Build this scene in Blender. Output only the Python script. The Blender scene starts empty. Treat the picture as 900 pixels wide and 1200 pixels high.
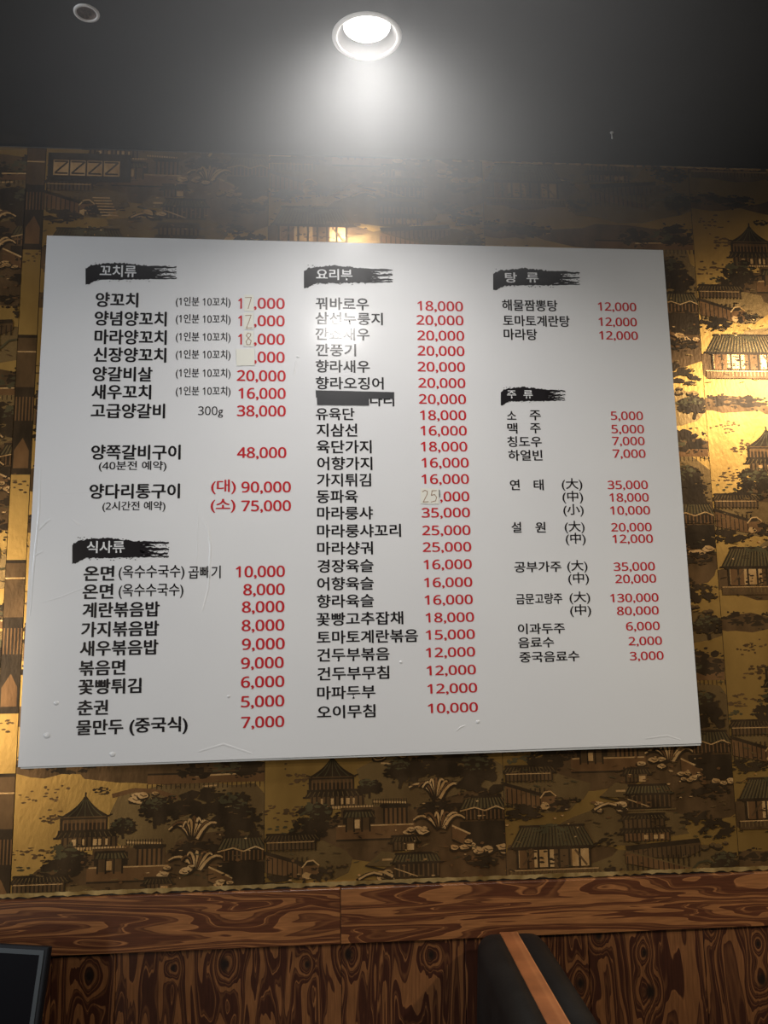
import bpy, bmesh, math, random
from mathutils import Vector, Matrix

# ------------------------------------------------------------------ camera
FPX = 1000.0                       # focal length in pixels of the 900x1200 frame
YAW, PIT, ROL = 0.07981608, 0.15158034, -0.01484491
D = 1.95                           # camera to wall
ZC = 1.50                          # camera height
scene = bpy.context.scene
C = scene.collection

_f = Vector((math.sin(YAW) * math.cos(PIT), math.cos(YAW) * math.cos(PIT), math.sin(PIT)))
_r = Vector((math.cos(YAW), -math.sin(YAW), 0))
_u = _r.cross(_f)
RI = _r * math.cos(ROL) + _u * math.sin(ROL)
UP = -_r * math.sin(ROL) + _u * math.cos(ROL)
cd = bpy.data.cameras.new('camera')
cd.sensor_fit = 'VERTICAL'
cd.sensor_height = 36.0
cd.lens = FPX / 1200.0 * 36.0
cd.clip_start = 0.01
cam = bpy.data.objects.new('camera', cd)
C.objects.link(cam)
M = Matrix((RI, UP, -_f)).transposed().to_4x4()
M.translation = Vector((0, 0, ZC))
cam.matrix_world = M
scene.camera = cam

# ------------------------------------------------------------------ world, view, lamps
scene.view_settings.view_transform = 'Standard'
scene.view_settings.look = 'None'
scene.view_settings.exposure = 0.0
scene.view_settings.gamma = 1.0
scene.view_settings.use_curve_mapping = False
GLOW_HAZE, GLOW_HAZE_LOW = 0.56, 0.003
world = bpy.data.worlds.new('world')
scene.world = world
world.use_nodes = True
wn = world.node_tree
wn.nodes['Background'].inputs[0].default_value = (0.010, 0.009, 0.008, 1)
vs = wn.nodes.new('ShaderNodeVolumeScatter')         # haze added to imitate the glare glow around the lit downlight
vs.inputs['Color'].default_value = (0.97, 0.98, 1.0, 1)
hz_geo = wn.nodes.new('ShaderNodeNewGeometry')
hz_sep = wn.nodes.new('ShaderNodeSeparateXYZ'); wn.links.new(hz_geo.outputs['Position'], hz_sep.inputs[0])
hz_map = wn.nodes.new('ShaderNodeMapRange'); hz_map.interpolation_type = 'SMOOTHSTEP'     # glow haze is densest a little below the ceiling
hz_map.inputs['From Min'].default_value = 1.5 + 1.19 - .62
hz_map.inputs['From Max'].default_value = 1.5 + 1.19 - .16
hz_map.inputs['To Min'].default_value = GLOW_HAZE_LOW
hz_map.inputs['To Max'].default_value = GLOW_HAZE
wn.links.new(hz_sep.outputs['Z'], hz_map.inputs['Value'])
hz_top = wn.nodes.new('ShaderNodeMapRange'); hz_top.interpolation_type = 'SMOOTHSTEP'
hz_top.inputs['From Min'].default_value = 1.5 + 1.19 - .16
hz_top.inputs['From Max'].default_value = 1.5 + 1.19
hz_top.inputs['To Min'].default_value = 1.0
hz_top.inputs['To Max'].default_value = 0.05
wn.links.new(hz_sep.outputs['Z'], hz_top.inputs['Value'])
hz_mul = wn.nodes.new('ShaderNodeMath'); hz_mul.operation = 'MULTIPLY'
wn.links.new(hz_map.outputs[0], hz_mul.inputs[0]); wn.links.new(hz_top.outputs[0], hz_mul.inputs[1])
hz_dist = wn.nodes.new('ShaderNodeVectorMath'); hz_dist.operation = 'DISTANCE'          # and thins out with distance from the lamp
wn.links.new(hz_geo.outputs['Position'], hz_dist.inputs[0]); hz_dist.inputs[1].default_value = (.10, 1.53, 2.55)
hz_rad = wn.nodes.new('ShaderNodeMapRange'); hz_rad.interpolation_type = 'SMOOTHSTEP'
hz_rad.inputs['From Min'].default_value = .10
hz_rad.inputs['From Max'].default_value = .95
hz_rad.inputs['To Min'].default_value = 1.0
hz_rad.inputs['To Max'].default_value = 0.05
wn.links.new(hz_dist.outputs['Value'], hz_rad.inputs['Value'])
hz_mu2 = wn.nodes.new('ShaderNodeMath'); hz_mu2.operation = 'MULTIPLY'
wn.links.new(hz_mul.outputs[0], hz_mu2.inputs[0]); wn.links.new(hz_rad.outputs[0], hz_mu2.inputs[1])
wn.links.new(hz_mu2.outputs[0], vs.inputs['Density'])
vs.inputs['Anisotropy'].default_value = 0.0
wn.links.new(vs.outputs[0], wn.nodes['World Output'].inputs['Volume'])

ZCEIL = ZC + 1.19
def lamp(name, loc, power, size, color=(1, .97, .93), spread=150, sy=None, aim=None):
    l = bpy.data.lights.new(name, 'AREA')
    l.energy = power
    l.color = color
    l.spread = math.radians(spread)
    if sy:
        l.shape = 'RECTANGLE'; l.size = size; l.size_y = sy
    else:
        l.shape = 'DISK'; l.size = size
    o = bpy.data.objects.new(name, l)
    C.objects.link(o)
    o.location = loc
    if aim is not None:
        d = Vector(aim) - Vector(loc)
        o.rotation_euler = d.to_track_quat('-Z', 'Y').to_euler()
    return o
LAMP_A = (0.1024, 1.530)
lamp('downlight_light', (LAMP_A[0], LAMP_A[1], ZCEIL + .0195), 5.0, .086, spread=131)
lamp('downlight_light', (0.09, D - 1.19, ZCEIL - .004), 9.3, .10, spread=168)                    # next lamp of the row, above the camera
lamp('downlight_light', (2.06, D - 1.74, ZCEIL - .004), 50, .12, (1, .88, .68), 175)           # lamp to the right, out of frame
lamp('left_cool_fill', (-3.2, 0.35, 2.0), 20, .9, (.82, .90, 1.0), 120, 1.1, aim=(.1, D, 2.0))   # added cool fill for the left of the board, no known window
lamp('left_sheen_light', (-2.04, -1.35, 1.42), 5.5, .30, (1.0, .90, .72), 105, 1.1, aim=(-.55, D, 1.45))  # added unseen eye-level light for the gold sheen at left, no known doorway

# ------------------------------------------------------------------ pixel helpers (rays onto real planes)
def ray(px, py):
    return RI * ((px - 450) / FPX) - UP * ((py - 600) / FPX) + _f
def at(px, py, y=D):
    d = ray(px, py)
    return Vector((0, 0, ZC)) + d * (y / d.y)
def at_z(px, py, z):
    d = ray(px, py)
    return Vector((0, 0, ZC)) + d * ((z - ZC) / d.z)

# ------------------------------------------------------------------ materials
def mat(name, color, rough=.5, metal=0.0, spec=.5):
    m = bpy.data.materials.new(name)
    m.use_nodes = True
    b = m.node_tree.nodes['Principled BSDF']
    b.inputs['Base Color'].default_value = (*color, 1)
    b.inputs['Roughness'].default_value = rough
    b.inputs['Metallic'].default_value = metal
    b.inputs['Specular IOR Level'].default_value = spec
    return m
def N(m, t, **kw):
    n = m.node_tree.nodes.new(t)
    for k, v in kw.items():
        setattr(n, k, v)
    return n
def L(m, a, b):
    m.node_tree.links.new(a, b)
def val(m, op, a, b=None, c=None):
    n = N(m, 'ShaderNodeMath', operation=op)
    for i, x in enumerate((a, b, c)):
        if x is None:
            continue
        if isinstance(x, (int, float)):
            n.inputs[i].default_value = x
        else:
            L(m, x, n.inputs[i])
    return n.outputs[0]
def noisy(m, c1, c2, scale=30, detail=4, stretch=(1, 1, 1), bump=0.0, bscale=None, bdist=.001):
    b = m.node_tree.nodes['Principled BSDF']
    tc = N(m, 'ShaderNodeTexCoord')
    mp = N(m, 'ShaderNodeMapping'); mp.inputs['Scale'].default_value = stretch
    L(m, tc.outputs['Object'], mp.inputs[0])
    no = N(m, 'ShaderNodeTexNoise'); no.inputs['Scale'].default_value = scale; no.inputs['Detail'].default_value = detail
    L(m, mp.outputs[0], no.inputs['Vector'])
    cr = N(m, 'ShaderNodeValToRGB')
    cr.color_ramp.elements[0].position = .35; cr.color_ramp.elements[1].position = .68
    cr.color_ramp.elements[0].color = (*c1, 1); cr.color_ramp.elements[1].color = (*c2, 1)
    L(m, no.outputs['Fac'], cr.inputs[0]); L(m, cr.outputs[0], b.inputs['Base Color'])
    if bump:
        n2 = N(m, 'ShaderNodeTexNoise'); n2.inputs['Scale'].default_value = bscale or scale * 4; n2.inputs['Detail'].default_value = 3
        L(m, mp.outputs[0], n2.inputs['Vector'])
        bp = N(m, 'ShaderNodeBump'); bp.inputs['Strength'].default_value = bump; bp.inputs['Distance'].default_value = bdist
        L(m, n2.outputs['Fac'], bp.inputs['Height']); L(m, bp.outputs[0], b.inputs['Normal'])
    return m

MAT = {}
MAT['ceiling'] = noisy(mat('ceiling_black_paint', (.012, .012, .013), .62, 0, .35), (.010, .010, .011), (.016, .016, .017), 6, 5, bump=.15, bscale=60)
MAT['floor'] = noisy(mat('floor_dark_tile', (.05, .045, .04), .4), (.04, .035, .03), (.06, .055, .05), 5)
MAT['plaster'] = mat('plaster_dark', (.05, .04, .03), .8)
MAT['white_trim'] = mat('white_enamel', (.72, .70, .67), .35)
MAT['reflector'] = mat('lamp_reflector', (.022, .020, .019), .6, 0, .2)
MAT['sheet'] = noisy(mat('laminated_white_sheet', (.70, .70, .71), .175), (.69, .69, .705), (.72, .72, .73), 3, 2, bump=.05, bscale=9, bdist=.004)
MAT['panel'] = mat('white_foam_panel', (.62, .63, .63), .5)
MAT['ink'] = mat('black_print', (.018, .016, .018), .175)
MAT['red'] = mat('red_print', (.50, .028, .036), .2)
MAT['white_print'] = mat('white_print', (.70, .70, .71), .2)
MAT['sticker'] = mat('paper_sticker', (.70, .69, .62), .7)
MAT['pen'] = mat('brown_pen', (.30, .17, .10), .6)
MAT['tape'] = mat('black_tape', (.022, .022, .026), .32)
MAT['leather'] = noisy(mat('black_leather', (.010, .009, .009), .55, 0, .18), (.008, .0075, .007), (.013, .012, .011), 12, 4, bump=.2, bscale=220)
MAT['plastic'] = mat('black_plastic', (.006, .006, .008), .5, 0, .2)
MAT['grey_rim'] = mat('grey_rim', (.022, .028, .033), .5)
MAT['screen'] = mat('dark_screen', (.004, .0035, .005), .4, 0, .05)

# wallpaper inks: every one a metallic foil print
def foil(name, c1, c2, rough, metal, scale=25):
    m = noisy(mat(name, c1, rough, metal, .22), c1, c2, scale, 5, (1, 1, .5), bump=.22, bscale=140, bdist=.001)
    return m
WP = [
    foil('wallpaper_gold', (.47, .262, .072), (.71, .405, .112), .30, .78, 9),
    foil('wallpaper_dark', (.046, .029, .015), (.085, .052, .026), .28, .45),
    foil('wallpaper_brown', (.125, .070, .030), (.22, .120, .050), .28, .55),
    foil('wallpaper_russet', (.19, .092, .036), (.29, .145, .056), .28, .55),
    foil('wallpaper_bright', (.66, .35, .12), (1.0, .60, .25), .26, .60, 40),
    foil('wallpaper_olive', (.092, .070, .033), (.155, .118, .053), .28, .50),
    foil('wallpaper_umber', (.24, .140, .054), (.37, .225, .085), .26, .65, 12),
]
GOLD, DARK, BROWN, RUSSET, BRIGHT, OLIVE, UMBER = range(7)

def grain_wood(name, along, knots=(), freq=7.0, light=(.36, .145, .045), dark=(.075, .020, .008), scale=(1.1, 7.0), contrast=1.0):
    """Plywood: contour lines of a smooth field, long in the grain direction, closing around the knots."""
    m = mat(name, light, .42)
    b = m.node_tree.nodes['Principled BSDF']
    tc = N(m, 'ShaderNodeTexCoord')
    oi = N(m, 'ShaderNodeObjectInfo')
    sep = N(m, 'ShaderNodeSeparateXYZ'); L(m, tc.outputs['Object'], sep.inputs[0])
    X, Z = sep.outputs[0], sep.outputs[2]
    comb = N(m, 'ShaderNodeCombineXYZ')
    sx, sz = (scale[0], scale[1]) if along == 'x' else (scale[1], scale[0])
    L(m, val(m, 'MULTIPLY', X, sx), comb.inputs[0])
    L(m, val(m, 'MULTIPLY', oi.outputs['Random'], 40.0), comb.inputs[1])
    L(m, val(m, 'MULTIPLY', Z, sz), comb.inputs[2])
    n1 = N(m, 'ShaderNodeTexNoise'); n1.inputs['Scale'].default_value = 1.6; n1.inputs['Detail'].default_value = 3.2; n1.inputs['Roughness'].default_value = .38
    n1.inputs['Distortion'].default_value = .55
    L(m, comb.outputs[0], n1.inputs['Vector'])
    field = val(m, 'MULTIPLY', n1.outputs['Fac'], freq)
    knot_dark = None
    for (kx, kz, kr) in knots:
        dx = val(m, 'SUBTRACT', X, kx); dz = val(m, 'SUBTRACT', Z, kz)
        if along == 'x': dx = val(m, 'MULTIPLY', dx, .7)
        else: dz = val(m, 'MULTIPLY', dz, .7)
        r2 = val(m, 'ADD', val(m, 'MULTIPLY', dx, dx), val(m, 'MULTIPLY', dz, dz))
        g = val(m, 'EXPONENT', val(m, 'MULTIPLY', r2, -1.0 / (kr * 2.6) ** 2))
        field = val(m, 'ADD', field, val(m, 'MULTIPLY', g, 2.3))
        k = val(m, 'EXPONENT', val(m, 'MULTIPLY', val(m, 'POWER', r2, 2.0), -1.0 / kr ** 4))
        knot_dark = k if knot_dark is None else val(m, 'MAXIMUM', knot_dark, k)
    fr = val(m, 'FRACT', field)
    cr = N(m, 'ShaderNodeValToRGB')
    e = cr.color_ramp.elements
    e[0].position = 0; e[0].color = (*light, 1)
    e[1].position = 1; e[1].color = (*light, 1)
    def add(p, c):
        q = e.new(p); q.color = (*c, 1)
    mid = tuple(.45 * a + .55 * d for a, d in zip(light, dark))
    hot = tuple(a * 1.25 for a in light)
    for p_, c_ in ((.10, light), (.13, hot), (.145, dark), (.36, dark), (.40, mid), (.43, dark), (.445, hot), (.465, light), (.48, dark), (.66, dark), (.72, mid), (.83, dark), (.85, light)):
        add(p_, c_)
    L(m, fr, cr.inputs[0])
    # fine fibre
    n2 = N(m, 'ShaderNodeTexNoise'); n2.inputs['Scale'].default_value = 18; n2.inputs['Detail'].default_value = 4
    mp = N(m, 'ShaderNodeMapping'); mp.inputs['Scale'].default_value = (1, 1, 14) if along == 'x' else (14, 1, 1)
    L(m, tc.outputs['Object'], mp.inputs[0]); L(m, mp.outputs[0], n2.inputs['Vector'])
    mx = N(m, 'ShaderNodeMix', data_type='RGBA', blend_type='MULTIPLY')
    mx.inputs['Factor'].default_value = .7
    L(m, cr.outputs[0], mx.inputs['A'])
    cr2 = N(m, 'ShaderNodeValToRGB')
    cr2.color_ramp.elements[0].position = .25; cr2.color_ramp.elements[0].color = (.45, .42, .40, 1)
    cr2.color_ramp.elements[1].position = .70; cr2.color_ramp.elements[1].color = (1.15, 1.12, 1.08, 1)
    L(m, n2.outputs['Fac'], cr2.inputs[0]); L(m, cr2.outputs[0], mx.inputs['B'])
    out = mx.outputs['Result']
    if knot_dark is not None:
        mk = N(m, 'ShaderNodeMix', data_type='RGBA')
        L(m, knot_dark, mk.inputs['Factor']); L(m, out, mk.inputs['A'])
        mk.inputs['B'].default_value = (.012, .006, .004, 1)
        out = mk.outputs['Result']
    L(m, out, b.inputs['Base Color'])
    bp = N(m, 'ShaderNodeBump'); bp.inputs['Strength'].default_value = .25; bp.inputs['Distance'].default_value = .001
    L(m, n2.outputs['Fac'], bp.inputs['Height']); L(m, bp.outputs[0], b.inputs['Normal'])
    return m

# ------------------------------------------------------------------ mesh helpers
def link(name, bm, mats, parent=None, smooth=False):
    me = bpy.data.meshes.new(name)
    bm.normal_update()
    bm.to_mesh(me); bm.free()
    for m in (mats if isinstance(mats, (list, tuple)) else [mats]):
        me.materials.append(m)
    if smooth:
        for p in me.polygons: p.use_smooth = True
    o = bpy.data.objects.new(name, me)
    C.objects.link(o)
    if parent is not None:
        o.parent = parent
        o.matrix_parent_inverse = parent.matrix_basis.inverted()
    return o
def empty(name, loc, label, cat, group=None):
    o = bpy.data.objects.new(name, None)
    o.empty_display_size = .05
    C.objects.link(o); o.location = loc
    o['label'] = label; o['category'] = cat
    if group: o['group'] = group
    return o
def structure(o, label=None):
    o['kind'] = 'structure'
    if label: o['label'] = label
    return o
def box(bm, lo, hi, bevel=0.0, seg=2):
    r = bmesh.ops.create_cube(bm, size=1)
    for v in r['verts']:
        v.co = Vector([lo[i] + (v.co[i] + .5) * (hi[i] - lo[i]) for i in range(3)])
    if bevel:
        es = list({e for v in r['verts'] for e in v.link_edges})
        bmesh.ops.bevel(bm, geom=es, offset=bevel, segments=seg, affect='EDGES', profile=.5)
def lathe(bm, prof, cx, cy, z0, n=56, close=False):
    rings = []
    for (r, z) in prof:
        if r < 1e-6:
            rings.append([bm.verts.new((cx, cy, z0 + z))])
        else:
            rings.append([bm.verts.new((cx + r * math.cos(2 * math.pi * k / n), cy + r * math.sin(2 * math.pi * k / n), z0 + z)) for k in range(n)])
    if close: rings.append(rings[0])
    for a, b in zip(rings, rings[1:]):
        for k in range(n):
            k2 = (k + 1) % n
            if len(a) == 1: bm.faces.new((a[0], b[k], b[k2]))
            elif len(b) == 1: bm.faces.new((a[k], b[0], a[k2]))
            else: bm.faces.new((a[k], b[k], b[k2], a[k2]))
    bmesh.ops.recalc_face_normals(bm, faces=bm.faces)

# ------------------------------------------------------------------ room shell
LAMP_B = (-0.4326, 1.4968)
R_A, R_B = .0655, .0235
def ceiling():
    bm = bmesh.new()
    x0, x1, y0, y1 = -4.0, 4.5, -3.0, D + .02
    edges = []
    def loop(pts):
        vs_ = [bm.verts.new((x, y, ZCEIL)) for x, y in pts]
        for i in range(len(vs_)):
            edges.append(bm.edges.new((vs_[i], vs_[(i + 1) % len(vs_)])))
    loop([(x0, y0), (x1, y0), (x1, y1), (x0, y1)])
    for (cx, cy), r in ((LAMP_A, R_A - .004), (LAMP_B, R_B - .002)):
        loop([(cx + r * math.cos(2 * math.pi * k / 40), cy + r * math.sin(2 * math.pi * k / 40)) for k in range(40)])
    bmesh.ops.triangle_fill(bm, edges=edges, use_beauty=True)
    # roof slab above so that nothing shines through
    box(bm, (x0, y0, ZCEIL + .12), (x1, y1, ZCEIL + .14))
    return structure(link('ceiling', bm, MAT['ceiling']))
ceiling()
bm = bmesh.new(); box(bm, (-4.0, -3.0, -.04), (4.5, D + .1, 0))
structure(link('floor', bm, MAT['floor']))
bm = bmesh.new(); box(bm, (-4.0, D + .004, 0), (4.5, D + .10, ZCEIL))
wall = structure(link('wall_back', bm, MAT['plaster']))

Z_PAPER = ZC - .522                # lower edge of the wallpaper / top of the wood rail
Z_RAIL = ZC - .634                 # lower edge of the rail
# ------------------------------------------------------------------ wallpaper
PX = .53 / 286.0                   # one drawing unit in metres
TILE = .53
def clip_rect(poly, x0, x1, z0, z1):
    def cut(p, f, inter):
        out = []
        for i in range(len(p)):
            a, b = p[i - 1], p[i]
            fa, fb = f(a), f(b)
            if fa >= 0:
                if fb >= 0: out.append(b)
                else: out.append(inter(a, b, fa, fb))
            elif fb >= 0:
                out.append(inter(a, b, fa, fb)); out.append(b)
        return out
    def it(a, b, fa, fb):
        t = fa / (fa - fb)
        return (a[0] + (b[0] - a[0]) * t, a[1] + (b[1] - a[1]) * t)
    for f in (lambda p: p[0] - x0, lambda p: x1 - p[0], lambda p: p[1] - z0, lambda p: z1 - p[1]):
        if len(poly) < 3: return []
        poly = cut(poly, f, it)
    return poly

class Paper:
    """Printed pattern of one wallpaper strip: flat foil shapes in print layers on the paper."""
    def __init__(s, x0, x1, z0, z1, seed):
        s.x0, s.x1, s.z0, s.z1 = x0, x1, z0, z1
        s.bm = bmesh.new(); s.k = 0; s.last = -1; s.r = random.Random(seed)
        s.ox = s.oz = 0; s.layer = 0
    def origin(s, ox, oz):
        s.ox, s.oz = ox, oz
    def poly(s, m, pts):
        p = clip_rect([(s.ox + u * PX, s.oz - v * PX) for u, v in pts], s.x0, s.x1, s.z0, s.z1)
        q = []
        for a in p:
            if not q or abs(a[0] - q[-1][0]) + abs(a[1] - q[-1][1]) > 1e-5: q.append(a)
        if len(q) > 2 and abs(q[0][0] - q[-1][0]) + abs(q[0][1] - q[-1][1]) < 1e-5: q.pop()
        if len(q) < 3: return
        s.k += 1; s.top = max(getattr(s, 'top', 0), s.k)
        y = D + .0018 - .0000008 * s.k
        ar = sum(q[i - 1][0] * q[i][1] - q[i][0] * q[i - 1][1] for i in range(len(q)))
        if ar < 0: q.reverse()
        f = s.bm.faces.new([s.bm.verts.new((x, y, z)) for x, z in q])
        f.material_index = m
    def rect(s, m, u0, v0, u1, v1): s.poly(m, [(u0, v0), (u1, v0), (u1, v1), (u0, v1)])
    def line(s, m, u0, v0, u1, v1, w):
        dx, dy = u1 - u0, v1 - v0
        l = math.hypot(dx, dy) or 1
        nx, ny = -dy / l * w / 2, dx / l * w / 2
        s.poly(m, [(u0 + nx, v0 + ny), (u1 + nx, v1 + ny), (u1 - nx, v1 - ny), (u0 - nx, v0 - ny)])
    def path(s, m, pts, w0, w1=None):
        w1 = w0 if w1 is None else w1
        n = len(pts) - 1
        for i in range(n):
            s.line(m, *pts[i], *pts[i + 1], w0 + (w1 - w0) * i / max(1, n))
    def blob(s, m, u, v, ru, rv, n=13, jit=.25):
        ph = s.r.random() * 6.28
        s.poly(m, [(u + ru * math.cos(t) * (1 + s.r.uniform(-jit, jit)), v + rv * math.sin(t) * (1 + s.r.uniform(-jit, jit)))
                   for t in (ph + 6.283 * i / n for i in range(n))])
    def dashes(s, m, u, v, ru, rv, n, size=2.2):
        for _ in range(n):
            a, b = s.r.gauss(0, .5), s.r.gauss(0, .5)
            s.blob(m, u + a * ru, v + b * rv, size * s.r.uniform(.6, 1.6), size * s.r.uniform(.3, .7), 6, .3)
    def foliage(s, m, u, v, ru, rv, n=16):
        for _ in range(n):
            a = s.r.uniform(0, 6.283); q = math.sqrt(s.r.random()) * .85
            s.blob(m, u + ru * q * math.cos(a), v + rv * q * math.sin(a), ru * s.r.uniform(.18, .36), rv * s.r.uniform(.16, .32), 9, .35)
        for _ in range(n * 2):
            a = s.r.uniform(0, 6.283); q = s.r.uniform(.75, 1.12)
            s.blob(m, u + ru * q * math.cos(a), v + rv * q * math.sin(a), s.r.uniform(1, 3), s.r.uniform(.6, 1.6), 6, .3)
    def tree(s, u, v, r, h=None):
        h = h or r * 1.5
        s.path(DARK, [(u, v + h), (u + s.r.uniform(-3, 3), v + h * .6), (u + s.r.uniform(-4, 4), v)], r * .22, r * .12)
        for sg in (-1, 1):
            s.path(DARK, [(u, v + h * .5), (u + sg * r * .5, v + r * .1)], r * .10)
        s.foliage(DARK, u, v, r, r * .62, 20)
        s.foliage(OLIVE, u - r * .1, v - r * .2, r * .75, r * .4, 9); s.foliage(DARK, u, v - r * .05, r * .5, r * .25, 5)
        for sg in (-.6, .55):
            s.foliage(DARK, u + sg * r, v + r * .35, r * .5, r * .28, 9)
    def rocks(s, u, v, w, h, n=6, m=BRIGHT):
        for i in range(n):
            a, b = u + s.r.uniform(-.5, .5) * w, v + s.r.uniform(-.5, .5) * h
            q = s.r.uniform(.10, .22) * w
            s.blob(DARK, a, b + 1, q * 1.15, q * .62, 9, .2)
            s.blob(m, a - .6, b - .5, q * .95, q * .48, 9, .25)
            s.path(BROWN, [(a - q * .5, b - q * .2), (a, b + q * .1), (a + q * .6, b)], 1.2)
    def limbs(s, u, v, w, h, n=9):
        """gnarled pale trunks / striped rock folds under a tree"""
        for i in range(n):
            t = (i + .5) / n
            a = u + (t - .5) * w
            c = (t - .5) * 2
            p0 = (u + c * w * .06, v + h * .45); p1 = (u + c * w * .34 + s.r.uniform(-3, 3), v - h * (.75 - .35 * abs(c))); p2 = (a + c * 7 + s.r.uniform(-3, 3), v + h * (.30 * abs(c) - .20 + s.r.uniform(-.1, .1)))
            pts = [((1 - q) ** 2 * p0[0] + 2 * q * (1 - q) * p1[0] + q * q * p2[0], (1 - q) ** 2 * p0[1] + 2 * q * (1 - q) * p1[1] + q * q * p2[1]) for q in (0, .2, .4, .6, .8, 1)]
            s.path(DARK, pts, 7.5, 4.5)
            s.path(BRIGHT if i % 3 != 1 else RUSSET, [(x - .8, y - .8) for x, y in pts], 3.4, 1.4)
    def cols(s, m, u0, u1, v0, v1, n, w):
        for i in range(n):
            a = u0 + (u1 - u0) * i / max(1, n - 1)
            s.rect(m, a - w / 2, v0, a + w / 2, v1)
    def pag_roof(s, u, v0, v1, half, top=1.5, m=DARK):
        rows = 7
        pr = []
        for i in range(rows + 1):
            t = i / rows
            pr.append((top + (half - top) * (.55 * t + .45 * t ** 2.6), v0 + (v1 - v0) * (t if t < 1 else 1)))
        for (w0, a), (w1, b) in zip(pr, pr[1:]):
            s.poly(m, [(u - w0, a), (u + w0, a), (u + w1, b), (u - w1, b)])
        for c in (-.7, -.35, 0, .35, .7):
            s.path(OLIVE, [(u + c * w, a) for w, a in pr[1:]], 1.0)
        s.path(BROWN, [(u - half, v1 + .6), (u + half, v1 + .6)], 1.4)
        s.line(m, u - half - 3, v1 - 2, u - half + 4, v1 + .5, 1.6)
        s.line(m, u + half + 3, v1 - 2, u + half - 4, v1 + .5, 1.6)
        s.line(m, u, v0 - 5, u, v0 + 1, 1.8)
    def hall_roof(s, u0, u1, v0, v1, over=9, ribs=13, m=OLIVE):
        s.poly(m, [(u0 + over, v0), (u1 - over, v0), (u1, v1), (u0, v1)])
        for i in range(ribs + 1):
            t = i / ribs
            s.line(DARK, u0 + over + (u1 - u0 - 2 * over) * t, v0, u0 + (u1 - u0) * t, v1, 1.3)
            s.line(UMBER, u0 + over + (u1 - u0 - 2 * over) * t + 1.6, v0 + 1, u0 + (u1 - u0) * t + 1.8, v1, .7)
        s.line(DARK, u0 + over - 3, v0, u1 - over + 3, v0, 2.6)
        s.line(DARK, u0 - 3, v1 + .5, u1 + 3, v1 + .5, 2.2)
    def scene(s):
        """one printed repeat: lake, pagoda, old trees, halls and walls; (0,0) = strip edge / pagoda tip"""
        R = s.r
        # ground tones
        s.blob(UMBER, 205, 40, 95, 62, 18, .16)
        s.blob(BROWN, 235, 78, 70, 34, 18, .2)
        s.blob(BROWN, 110, 92, 82, 26, 18, .16)
        s.blob(UMBER, 48, 118, 62, 22, 16, .18)
        s.blob(BROWN, 225, 128, 74, 30, 18, .18)
        s.blob(UMBER, 150, 158, 80, 22, 18, .2)
        s.blob(BROWN, 60, 196, 74, 24, 18, .16)
        s.blob(UMBER, 200, 208, 95, 26, 18, .16)
        s.blob(BROWN, 190, -28, 110, 17, 18, .2)
        s.blob(BROWN, 30, -34, 50, 11, 16, .25)
        # distant shore along the top
        s.foliage(DARK, 62, -36, 26, 10, 14); s.foliage(DARK, 20, -40, 22, 8, 10)
        s.rect(RUSSET, 150, -22, 286, -12); s.line(BRIGHT, 205, -20, 262, -22, 1.8); s.line(BRIGHT, 214, -8, 230, -9, 1.6)
        s.line(DARK, 150, -23, 286, -23, 2)
        s.foliage(DARK, 205, -28, 20, 13, 16); s.foliage(DARK, 262, -34, 26, 16, 18); s.foliage(OLIVE, 240, -30, 16, 8, 8)
        s.cols(DARK, 150, 286, -12, -6, 26, 1)
        s.path(RUSSET, [(110, 0), (135, -6), (160, -4), (185, 4)], 5)
        s.rocks(148, 2, 40, 8, 5); s.line(BRIGHT, 138, 8, 165, 10, 2)
        s.foliage(DARK, 98, -6, 9, 4, 8)
        s.dashes(BROWN, 30, -4, 26, 12, 20)
        s.dashes(BROWN, 44, 24, 18, 8, 22, 2.6)
        s.dashes(BROWN, 24, 62, 30, 12, 26, 2.4)
        s.dashes(OLIVE, 30, 78, 40, 8, 16, 3)
        # pagoda
        s.rect(DARK, 52, 23, 106, 44)
        s.rect(BROWN, 56, 25, 104, 29); s.cols(RUSSET, 56, 103, 26, 40, 11, 1.6)
        s.pag_roof(80, 0, 22, 28)
        s.rect(DARK, 50, 37, 114, 42)
        s.hall_roof(48, 116, 38, 45, 5, 11, DARK)
        s.rect(BROWN, 54, 45, 118, 58); s.cols(DARK, 56, 116, 45, 58, 12, 2)
        for a in (66, 78, 90, 96, 104): s.rect(BRIGHT, a, 47, a + R.uniform(2, 5), 54)
        s.rect(BRIGHT, 60, 56, 128, 59); s.cols(DARK, 62, 126, 55, 60, 20, .8)
        # terrace and side pavilion
        s.rect(BROWN, 90, 58, 172, 78); s.rect(DARK, 92, 62, 130, 77)
        s.line(BRIGHT, 128, 52, 168, 54, 2.2); s.cols(DARK, 128, 168, 49, 56, 14, 1)
        s.rect(DARK, 138, 55, 170, 60); s.rect(RUSSET, 141, 60, 168, 78)
        s.cols(DARK, 141, 168, 60, 80, 6, 2.4); s.line(DARK, 136, 57, 173, 57, 3)
        s.rect(RUSSET, 84, 78, 178, 95); s.line(BRIGHT, 86, 79, 176, 79, 1.4); s.line(DARK, 84, 95, 178, 95, 2)
        s.hall_roof(92, 128, 62, 70, 4, 8, OLIVE); s.rect(BROWN, 96, 70, 124, 84); s.cols(DARK, 96, 124, 70, 86, 4, 2); s.rect(BRIGHT, 106, 72, 112, 82)
        s.tree(62, 66, 24, 26); s.foliage(DARK, 54, 82, 22, 13, 18); s.tree(124, 34, 13, 14)
        # old trees with pale limbs on the right
        s.foliage(DARK, 168, 18, 22, 15, 20); s.tree(160, 14, 17, 24)
        s.foliage(DARK, 215, 10, 38, 15, 24); s.foliage(DARK, 236, 24, 30, 17, 22)
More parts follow.
